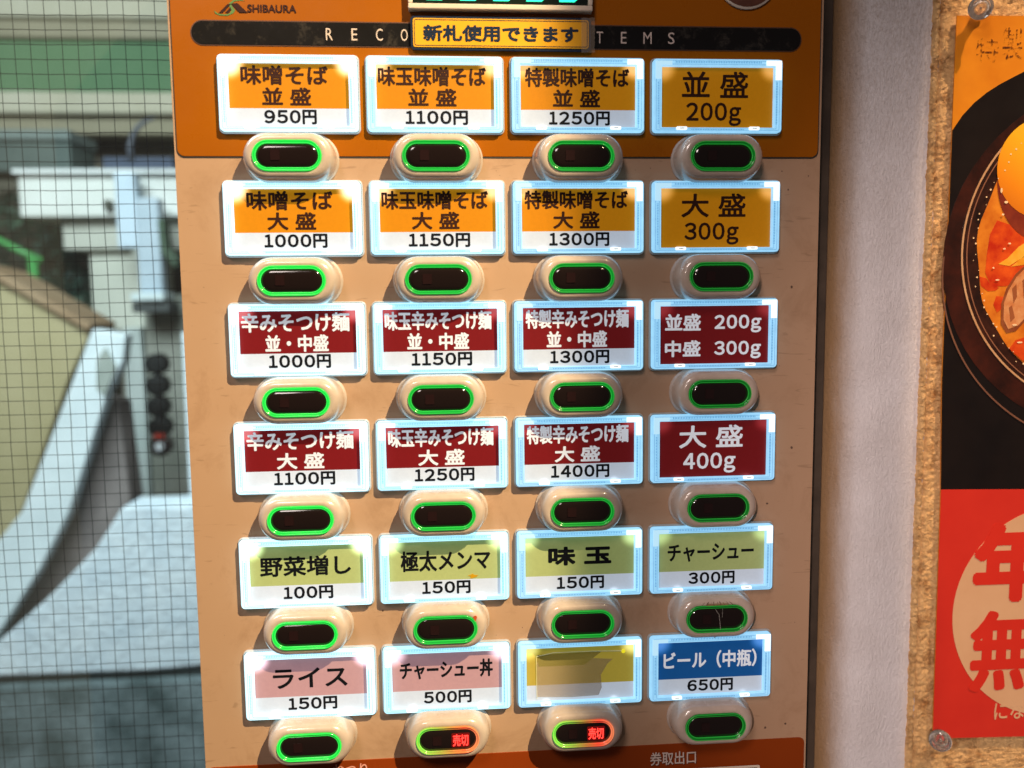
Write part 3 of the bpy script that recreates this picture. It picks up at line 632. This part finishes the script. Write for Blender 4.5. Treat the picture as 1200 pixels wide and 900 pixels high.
soup = [(cx - 0.0752 * math.cos(t0) * (1 + 0.010 * math.sin(13 * t0)), cz + 0.0718 * math.sin(t0) * (1 + 0.012 * math.sin(17 * t0))) for t0 in [2 * math.pi * k / 90 for k in range(90)]]
pp('broth_print', lay(soup, 4), pm('orange_broth_print', (0.50, 0.10, 0.006), (0.80, 0.27, 0.022), 70))
chili = [(0.2361, 0.0765), (0.2328, 0.0700), (0.2316, 0.0600), (0.2312, 0.0516), (0.2340, 0.0462), (0.2371, 0.0450), (0.2420, 0.0452), (0.2478, 0.0474), (0.252, 0.052), (0.262, 0.055), (0.268, 0.066), (0.2512, 0.0710), (0.2440, 0.0740)]
RC = pm('red_oil_print', (0.48, 0.022, 0.004), (0.76, 0.10, 0.01), 120)
pp('chilli_oil_print', lay(chili, 5), RC)
pp('chilli_oil_print', lay([(0.2283, 0.0500), (0.2293, 0.0455), (0.2330, 0.0428), (0.2368, 0.0430), (0.2385, 0.0445), (0.2340, 0.0462), (0.2320, 0.0490)], 5), RC)
pp('chilli_oil_print', lay([(0.2374, 0.0405), (0.2360, 0.0365), (0.2380, 0.0325), (0.2405, 0.0345), (0.2415, 0.0400)], 5), RC)
pp('chilli_oil_print', lay([(0.2450, 0.0150), (0.2480, 0.0190), (0.256, 0.0215), (0.266, 0.020), (0.262, 0.011), (0.252, 0.009)], 7), RC)
pp('menma_print', lay([(0.2376, 0.0558), (0.2420, 0.0585), (0.2475, 0.0640), (0.2560, 0.0690), (0.2600, 0.0650), (0.2500, 0.0590), (0.2430, 0.0548)], 6), pm('yellow_menma_print', (0.80, 0.36, 0.02), (0.86, 0.48, 0.06), 200))
pp('menma_print', lay([(0.2440, 0.0545), (0.2510, 0.0600), (0.2620, 0.0640), (0.2620, 0.0600), (0.2520, 0.0555)], 6), pm('orange_menma_print', (0.72, 0.26, 0.01), (0.86, 0.40, 0.04), 200))
pp('pork_edge_print', lay([(0.2520, 0.0560), (0.2465, 0.0510), (0.2422, 0.0440), (0.2400, 0.0370), (0.2402, 0.0270), (0.2432, 0.0225), (0.2480, 0.0235), (0.2540, 0.0300), (0.266, 0.034), (0.268, 0.052)], 6), pm('brown_edge_print', (0.22, 0.05, 0.015), (0.30, 0.09, 0.03), 200))
pp('pork_print', lay([(0.2520, 0.0545), (0.2470, 0.0495), (0.2432, 0.0430), (0.2412, 0.0370), (0.2414, 0.0290), (0.2440, 0.0245), (0.2490, 0.0262), (0.2550, 0.0330), (0.266, 0.037), (0.267, 0.050)], 7), pm('tan_pork_print', (0.56, 0.19, 0.06), (0.70, 0.34, 0.14), 240))
for q in ([(0.2450, 0.0440), (0.2470, 0.0462), (0.2476, 0.0400), (0.2460, 0.0370)], [(0.2500, 0.0480), (0.2520, 0.0495), (0.2535, 0.0420), (0.2515, 0.0370)], [(0.2438, 0.0350), (0.2452, 0.0360), (0.2470, 0.0300), (0.2450, 0.0280)]):
    pp('pork_grain_print', lay(q, 8), pm('brown_grain_print', (0.30, 0.09, 0.03)))
EGG = pm('yellow_egg_print', (0.84, 0.34, 0.010)); t = NT(EGG)
tc = t.n('ShaderNodeTexCoord'); sp = t.n('ShaderNodeSeparateXYZ'); t.l(tc.outputs['Object'], sp.inputs[0])
q = t.n('ShaderNodeMath', operation='MULTIPLY_ADD'); q.inputs[1].default_value = 0.7; t.l(sp.outputs[0], q.inputs[0]); t.l(sp.outputs[2], q.inputs[2])
mr = t.n('ShaderNodeMapRange'); mr.inputs['From Min'].default_value = 0.275; mr.inputs['From Max'].default_value = 0.345; t.l(q.outputs[0], mr.inputs[0])
t.color(t.ramp(mr.outputs[0], [(0.0, (0.50, 0.10, 0.008)), (0.3, (0.80, 0.25, 0.008)), (0.65, (0.90, 0.46, 0.015)), (1.0, (0.86, 0.50, 0.05))]))
pp('egg_shade_print', lay(ell(0.2590, 0.0960, 0.0238, 0.0296), 6), pm('dark_red_shade_print', (0.16, 0.020, 0.010), (0.26, 0.04, 0.015), 120))
pp('egg_print', lay(ell(0.2590, 0.1010, 0.0243, 0.0240), 7), EGG)
SH = pm('pale_sheen_print', (0.88, 0.62, 0.35))
for ex, ez, ea, eb in ((0.2372, 0.0905, 0.0005, 0.0012), (0.2398, 0.0850, 0.0009, 0.0006), (0.2385, 0.0792, 0.0006, 0.0005), (0.2425, 0.0655, 0.0007, 0.0004), (0.2400, 0.0630, 0.0006, 0.0004), (0.2349, 0.0540, 0.0005, 0.0004), (0.2372, 0.0482, 0.0011, 0.0003), (0.2470, 0.0265, 0.0012, 0.0004), (0.2500, 0.0180, 0.0014, 0.0004)):
    pp('egg_sheen_print' if ez > 0.08 else 'oil_sheen_print', lay(ell(ex, ez, ea, eb, 12), 9), SH)
for k in range(46):                       # foam beads along the rim of the broth
    t0 = math.radians(118 + k * 3.0 + random.uniform(-1, 1)); rr = random.uniform(0.00018, 0.0005); f = random.uniform(0.985, 1.03)
    pp('foam_print', lay(ell(cx + 0.0757 * f * math.cos(t0), cz + 0.0722 * f * math.sin(t0), rr, rr, 8), 8), SH)
# calligraphy at the head of the poster, partly worn
INKB = mat('worn_brush_ink', (0.10, 0.02, 0.006), 0.5); t = NT(INKB)
al = t.ramp(t.noise(420, 4, 0.7), [(0.46, (0, 0, 0)), (0.60, (0.85, 0.85, 0.85))]); t.l(al, t.b.inputs['Alpha'])
pp('brush_lettering', join([text('特', 0.2222, 0.2332, 0.1495, 0.1605, YB - 0.00014), text('製', 0.2350, 0.2450, 0.1510, 0.1655, YB - 0.00014), text('味', 0.2465, 0.259, 0.149, 0.167, YB - 0.00014)]), INKB)
# cream circle with four large characters, caption under it
ccx, ccz = 0.2770, -0.1185
CRM = pm('cream_print', (0.62, 0.36, 0.20), (0.66, 0.40, 0.23), 40)
pp('circle_print', lay(ell(ccx, ccz, 0.0548, 0.0548, 80), 3), CRM)
REDI = pm('red_ink', (0.56, 0.026, 0.016), (0.62, 0.032, 0.018), 25)
yy = YB - 0.0005
pp('large_lettering', join([text('年', 0.2318, 0.2735, -0.1125, -0.0715, yy, 0.0019), text('中', 0.2795, 0.3170, -0.1125, -0.0715, yy, 0.0019),
     text('無', 0.2318, 0.2735, -0.1590, -0.1165, yy, 0.0013), text('休', 0.2785, 0.3200, -0.1590, -0.1165, yy, 0.0019)]), REDI)
pp('caption_lettering', text('になります', 0.2465, 0.289, -0.1742, -0.1650, YB - 0.0004, 0.00010), CRM)

def push_pin(label, x, z):
    p = thing('push_pin', label, 'push pin', (x, YB, z), 'clear push pins holding the poster')
    dr = Vector((-0.50, -0.80, -0.20 if z > 0 else 0.20)).normalized(); p.rotation_euler = dr.to_track_quat('-Y', 'Z').to_euler()
    G = bpy.data.materials.get('clear_pin_plastic')
    if not G:
        G = mat('clear_pin_plastic', (1.0, 0.93, 0.86), 0.03); b = G.node_tree.nodes['Principled BSDF']
        b.inputs['Transmission Weight'].default_value = 0.92; b.inputs['IOR'].default_value = 1.45
    def lat(pr, n=28):
        return loft([(disc(0, 0, r, n), y * 0.8) for r, y in pr], cap_first=True, cap_last=True)
    link('grip', lat([(0.0030, -0.0012), (0.0032, -0.0022), (0.0019, -0.0040), (0.0017, -0.0075), (0.0034, -0.0105), (0.0050, -0.0113), (0.0053, -0.0124), (0.0050, -0.0136), (0.0036, -0.0143), (0.001, -0.0146)]), G, p, smooth=True)
    link('needle', lat([(0.0005, 0.0015), (0.0006, -0.0070), (0.0004, -0.0090)], 10), bpy.data.materials.get('pin_steel') or mat('pin_steel', (0.7, 0.66, 0.6), 0.2, metal=1), p, smooth=True)
    return p
push_pin('clear push pin at the upper left corner of the poster', 0.2234, 0.1734)
push_pin('clear push pin at the lower left corner of the poster', 0.2186, -0.1812)

# ================================================================= WIRED GLASS and the view behind it
wg = thing('wired_glass_window', 'wired glass window pane left of the machine with dark square wire mesh', 'window', (-0.30, 0.12, -0.40))
GL = bpy.data.materials.new('thin_glass'); GL.use_nodes = True; nt = GL.node_tree; nt.nodes.remove(nt.nodes['Principled BSDF'])
out = nt.nodes['Material Output']; mx = nt.nodes.new('ShaderNodeMixShader'); tr_ = nt.nodes.new('ShaderNodeBsdfTransparent'); gs = nt.nodes.new('ShaderNodeBsdfGlossy')
tr_.inputs[0].default_value = (0.93, 0.97, 0.95, 1); gs.inputs['Roughness'].default_value = 0.03; fz = nt.nodes.new('ShaderNodeFresnel'); fz.inputs[0].default_value = 1.45
nt.links.new(fz.outputs[0], mx.inputs[0]); nt.links.new(tr_.outputs[0], mx.inputs[1]); nt.links.new(gs.outputs[0], mx.inputs[2]); df = nt.nodes.new('ShaderNodeBsdfDiffuse'); df.inputs[0].default_value = (0.75, 0.80, 0.80, 1); m2 = nt.nodes.new('ShaderNodeMixShader'); m2.inputs[0].default_value = 0.022
nt.links.new(mx.outputs[0], m2.inputs[1]); nt.links.new(df.outputs[0], m2.inputs[2]); nt.links.new(m2.outputs[0], out.inputs[0])
link('pane', boxes([(-0.25, 0.4385, 0.0, 0.006, 0.0, 0.80)]), GL, wg)
WIRE = mottled('dark_wire', (0.03, 0.036, 0.034), (0.06, 0.066, 0.06), 90, 0.5, metal=0.4)
wires = []
def wpath(a, b, axis, k):
    n = 60; pts = []
    for i in range(n + 1):
        s = i / n; v = a + (b - a) * s
        wob = 0.00042 * noise.noise(Vector((v * 22, k * 3.3, 1.7))) + 0.00022 * noise.noise(Vector((v * 120, k * 2.1, 4)))
        pts.append((k + wob, 0.003, v) if axis else (v, 0.0032, k + wob))
    return pts
k = -0.2574 - 0.0083 * 12
while k < -0.13:
    wires.append(tube([(x + 0.30, y, z + 0.40) for x, y, z in wpath(-0.36, 0.36, 1, k)], 0.00019, 4)); k += 0.0083
k = 0.1125 - 0.00775 * 48
while k < 0.34:
    wires.append(tube([(x + 0.30, y, z + 0.40) for x, y, z in wpath(-0.50, -0.12, 0, k)], 0.00018, 4)); k += 0.00775
link('wire_mesh', join(wires), WIRE, wg, kind='stuff')

def far(name, label, cat, polys, parent=None):
    """polys: list of (part name, outline, y front, thickness, material)"""
    ys = polys[0][2]; zs = min(p[1] for q in polys for p in q[1]); xs_ = polys[0][1][0][0]
    t0 = thing(name, label, cat, (xs_, ys, zs))
    for pn, poly, y, th, m in polys:
        me = prism(poly, y, y + th); me.transform(Matrix.Translation((-xs_, -ys, -zs)))
        link(pn, me, m, t0, bevel=0.006)
    return t0
def R(x0, x1, z0, z1): return [(x0, z0), (x1, z0), (x1, z1), (x0, z1)]
fm = lambda n, a, b, s=3.5, r=0.8: mottled(n, a, b, s, r, 0.2, 30, 0.01)
CRW = fm('ivory_paint', (0.46, 0.44, 0.33), (0.54, 0.52, 0.41)); BEI = fm('beige_paint', (0.27, 0.25, 0.17), (0.33, 0.30, 0.21))
GRN = fm('green_paint', (0.075, 0.17, 0.085), (0.11, 0.22, 0.11), 2); GRB = fm('grey_brown_paint', (0.22, 0.20, 0.15), (0.30, 0.27, 0.21))
far('canopy_fascia', 'ivory and green striped canopy fascia high up behind the wired glass', 'canopy', [
    ('ivory_band', R(-2.6, -0.7, 1.165, 1.40), 3.0, 0.12, CRW), ('beige_band', R(-2.6, -0.7, 1.098, 1.163), 3.03, 0.1, BEI),
    ('green_band', R(-2.6, -0.7, 0.888, 1.096), 3.06, 0.1, GRN), ('lower_ivory_band', R(-2.6, -0.7, 0.805, 0.886), 3.0, 0.14, CRW),
    ('soffit_band', R(-2.6, -0.7, 0.735, 0.803), 3.05, 0.1, BEI)])
tag(link('rear_wall', prism(R(-3.2, 0.2, -2.0, 1.9), 3.3, 3.4), fm('dim_brown_plaster', (0.11, 0.105, 0.08), (0.20, 0.18, 0.13), 1.6)), 'dim brown wall beyond the wired glass under the canopy', 'wall')
far('blue_grey_box', 'blue grey box low under the canopy at the left edge', 'box', [('case', R(-1.75, -1.335, 0.52, 0.622), 2.62, 0.2, fm('blue_grey_paint', (0.05, 0.075, 0.07), (0.09, 0.12, 0.11))), ('lid', R(-1.75, -1.325, 0.624, 0.66), 2.60, 0.22, fm('pale_teal_paint', (0.12, 0.16, 0.15), (0.16, 0.2, 0.19)))])
far('blue_crate', 'dark blue crate standing on the white cabinet', 'crate', [('case', R(-1.222, -0.985, 0.493, 0.567), 2.6, 0.18, fm('dark_blue_plastic', (0.05, 0.07, 0.11), (0.07, 0.09, 0.14)))])
WHT = fm('white_enamel', (0.62, 0.66, 0.62), (0.74, 0.78, 0.76), 4, 0.5); OFW = fm('off_white_block', (0.46, 0.48, 0.42), (0.56, 0.58, 0.52), 4)
far('white_cabinet', 'long white cabinet with stepped underside in mid view behind the glass', 'cabinet', [
    ('cabinet_box', R(-1.457, -0.80, 0.352, 0.488), 2.5, 0.4, WHT), ('cabinet_lip', R(-1.462, -0.80, 0.489, 0.505), 2.47, 0.45, fm('bright_enamel', (0.75, 0.80, 0.80), (0.8, 0.85, 0.85))),
    ('lower_box', R(-1.352, -1.14, 0.247, 0.350), 2.56, 0.3, OFW), ('lower_box', R(-1.015, -0.80, 0.247, 0.350), 2.56, 0.3, OFW),
    ('catch', R(-1.175, -1.150, 0.372, 0.405), 2.47, 0.03, fm('dark_catch', (0.06, 0.07, 0.05), (0.1, 0.1, 0.08))), ('catch', R(-0.925, -0.905, 0.372, 0.398), 2.47, 0.03, fm('dark_catch', (0.06, 0.07, 0.05), (0.1, 0.1, 0.08)))])
BLU = fm('pale_blue_pipe_paint', (0.34, 0.44, 0.52), (0.48, 0.58, 0.66), 5, 0.4)
far('pale_blue_downpipe', 'pale blue upright pipe with end bracket crossing the white cabinet', 'pipe', [
    ('upper_length', R(-1.108, -1.042, 0.24, 0.484), 2.40, 0.05, fm('bright_blue_paint', (0.50, 0.62, 0.72), (0.56, 0.68, 0.78))), ('lower_length', R(-1.040, -0.966, 0.085, 0.40), 2.38, 0.06, BLU),
    ('end_bracket', R(-1.055, -0.950, 0.068, 0.093), 2.34, 0.1, fm('pale_metal', (0.55, 0.66, 0.68), (0.62, 0.72, 0.74))), ('bracket_foot', R(-1.06, -0.940, 0.030, 0.066), 2.36, 0.1, fm('dark_foot', (0.04, 0.05, 0.05), (0.08, 0.09, 0.09))),
    ('side_clamp', [(-0.965, 0.33), (-0.945, 0.33), (-0.935, 0.24), (-0.905, 0.20), (-0.915, 0.17), (-0.96, 0.22)], 2.36, 0.05, fm('dark_green_clamp', (0.04, 0.07, 0.045), (0.06, 0.1, 0.06)))])
far('off_white_pillar', 'off-white block pillar below the white cabinet', 'pillar', [('block', R(-1.285, -1.085, -0.030, 0.258), 2.6, 0.25, fm('pillar_paint', (0.50, 0.53, 0.46), (0.60, 0.62, 0.55))), ('lower_block', R(-1.20, -1.06, -0.30, -0.032), 2.6, 0.25, fm('pillar_grey', (0.36, 0.36, 0.31), (0.46, 0.45, 0.4)))])
far('grey_column', 'grey weathered column behind the black discs', 'column', [('shaft', R(-1.075, -0.80, -0.80, 0.092), 2.5, 0.3, fm('grey_concrete', (0.20, 0.22, 0.185), (0.34, 0.35, 0.31), 5)), ('pale_edge', R(-1.14, -1.078, -0.72, -0.02), 2.48, 0.3, fm('pale_concrete', (0.42, 0.50, 0.49), (0.52, 0.58, 0.57)))])
far('sloping_parapet', 'olive tan sloping parapet with brown coping at the left edge', 'parapet', [
    ('parapet_face', [(-1.70, 0.22), (-1.428, 0.140), (-1.163, -0.024), (-1.25, -0.192), (-1.415, -0.601), (-1.70, -1.2)], 2.3, 0.15, fm('olive_tan_render', (0.34, 0.30, 0.15), (0.46, 0.41, 0.24), 2.2)),
    ('coping', [(-1.70, 0.245), (-1.428, 0.168), (-1.150, -0.004), (-1.163, -0.026), (-1.428, 0.138), (-1.70, 0.215)], 2.27, 0.2, fm('brown_coping', (0.27, 0.17, 0.09), (0.40, 0.30, 0.19)))])
# green handrail and the hedge behind the parapet
hr = thing('green_handrail', 'green painted handrail rising at the far left behind the parapet', 'handrail', (-1.45, 2.55, 0.0))
GP = mat('green_enamel', (0.06, 0.30, 0.08), 0.4)
link('rail', tube([(-0.25, 0, 0.36), (-0.05, 0, 0.25), (0.03, 0, 0.21)], 0.012, 8), GP, hr, smooth=True)
link('post', tube([(0.0, 0, -0.15), (0.0, 0, 0.22)], 0.016, 8), GP, hr, smooth=True)
V = []; F = []
for i in range(5200):
    x = random.uniform(-1.95, -1.26); z = random.uniform(-0.10, 0.50) ; y = random.uniform(2.75, 3.0)
    if noise.noise(Vector((x * 7, z * 7, 1))) < -0.22: continue
    s = random.uniform(0.008, 0.022); a = Vector([random.gauss(0, 1) for _ in range(3)]).normalized(); b = a.orthogonal().normalized(); c = a.cross(b); n = len(V); p = Vector((x, y, z))
    V += [p + b * s, p + c * s * .5, p - b * s, p - c * s * .5]; F.append((n, n + 1, n + 2, n + 3))
hd = link('hedge', pyd(V, F), mottled('dark_leaf', (0.025, 0.055, 0.05), (0.05, 0.11, 0.06), 6, 0.6)); tag(hd, 'dark leafy hedge behind the sloping parapet', 'hedge')
far('white_sloping_board', 'long white board sloping down to the left in front of the parapet', 'board', [
    ('board_face', [(-0.989, -0.009), (-0.901, -0.026), (-0.915, -0.10), (-0.959, -0.182), (-1.082, -0.513), (-1.171, -0.672), (-1.45, -1.08), (-1.45, -0.88), (-1.314, -0.631), (-1.205, -0.504), (-1.108, -0.284)], 1.9, 0.05, fm('blue_white_paint', (0.58, 0.68, 0.72), (0.74, 0.84, 0.88), 5))])
tag(link('stain', prism([(-0.978, -0.09), (-0.955, -0.06), (-0.93, -0.11), (-0.965, -0.19), (-0.985, -0.17)], 1.893, 1.899), fm('grey_stain', (0.28, 0.33, 0.30), (0.40, 0.44, 0.41), 12)), 'grey worn patch near the top of the white sloping board', 'patch')
far('stone_ramp', 'grey brown stone ramp between the white board and the pale slab', 'ramp', [
    ('ramp_face', [(-1.06, -0.20), (-0.975, -0.22), (-0.955, -0.50), (-1.00, -0.66), (-1.19, -0.92), (-1.60, -1.25), (-1.60, -0.90), (-1.129, -0.532)], 2.0, 0.1, fm('mauve_stone', (0.20, 0.18, 0.175), (0.33, 0.29, 0.28), 6))])
PS = mottled('pale_blue_concrete', (0.62, 0.76, 0.86), (0.78, 0.90, 0.97), 9, 0.7, 0.5, 45, 0.02)
sl_ = [(-0.858, -0.452), (-0.60, -0.452), (-0.60, -0.866), (-0.80, -0.878), (-1.35, -0.876), (-1.35, -0.93), (-1.218, -0.822), (-1.042, -0.670), (-0.928, -0.556)]
far('pale_slab', 'broad pale blue concrete slab low behind the glass', 'slab', [
    ('slab_face', sl_, 1.7, 0.12, PS), ('slab_edge', [(-1.35, -0.878), (-0.80, -0.880), (-0.60, -0.868), (-0.60, -0.905), (-0.80, -0.918), (-1.35, -0.912)], 1.72, 0.1, fm('dark_green_edge', (0.05, 0.075, 0.075), (0.08, 0.11, 0.11)))])
tag(link('mossy_base', prism(R(-2.2, 0.2, -2.0, -0.905), 1.69, 2.2), mottled('mossy_stone', (0.055, 0.09, 0.095), (0.21, 0.28, 0.30), 9, 0.85, 0.4, 40, 0.02)), 'dark mossy stone base under the pale slab', 'wall base')
far('bright_jamb', 'narrow bright blue white jamb beside the machine edge', 'jamb', [('strip', R(-0.742, -0.60, -0.50, -0.02), 1.85, 0.05, fm('bright_jamb_paint', (0.70, 0.80, 0.86), (0.78, 0.88, 0.92)))])
BK = mat('black_rubber', (0.012, 0.014, 0.014), 0.7, spec=0.2); BKG = mat('black_gloss', (0.02, 0.012, 0.012), 0.08)
for i, (x, z) in enumerate([(-0.937, -0.127), (-0.938, -0.193), (-0.939, -0.259), (-0.937, -0.322), (-0.935, -0.381)]):
    where = ['topmost of the column', 'second from the top of the column', 'third from the top of the column', 'above the shiny lowest one', 'lowest and shiny with a red fleck,'][i]
    d = thing('black_disc', 'round black disc %s of five on the grey column' % where, 'disc', (x, 2.2, z), 'five black discs on the grey column')
    link('face', loft([(disc(0, 0, 0.0325, 28), 0.04), (disc(0, 0, 0.0325, 28), -0.004), (disc(0, 0, 0.031, 28), -0.006), (disc(0, 0, 0.010, 28), -0.007)], cap_last=True, cap_first=True), BKG if i == 4 else BK, d, smooth=True)
    if i == 4:
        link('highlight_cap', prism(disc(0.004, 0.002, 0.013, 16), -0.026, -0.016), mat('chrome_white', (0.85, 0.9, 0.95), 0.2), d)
        link('red_fleck', boxes([(-0.012, 0.018, -0.020, -0.006, 0.026, 0.040)]), mat('red_fleck', (0.5, 0.05, 0.03), 0.4), d)
tag(link('bent_cable', tube([(-1.012, 2.3, 0.50), (-1.014, 2.3, 0.545), (-1.003, 2.3, 0.580), (-0.985, 2.3, 0.605), (-0.962, 2.3, 0.622), (-0.935, 2.3, 0.632)], [0.011, 0.010, 0.009, 0.008, 0.006, 0.004], 8), mat('dark_cable', (0.06, 0.07, 0.09), 0.5), smooth=True), 'dark bent cable curving up beside the blue crate', 'cable')
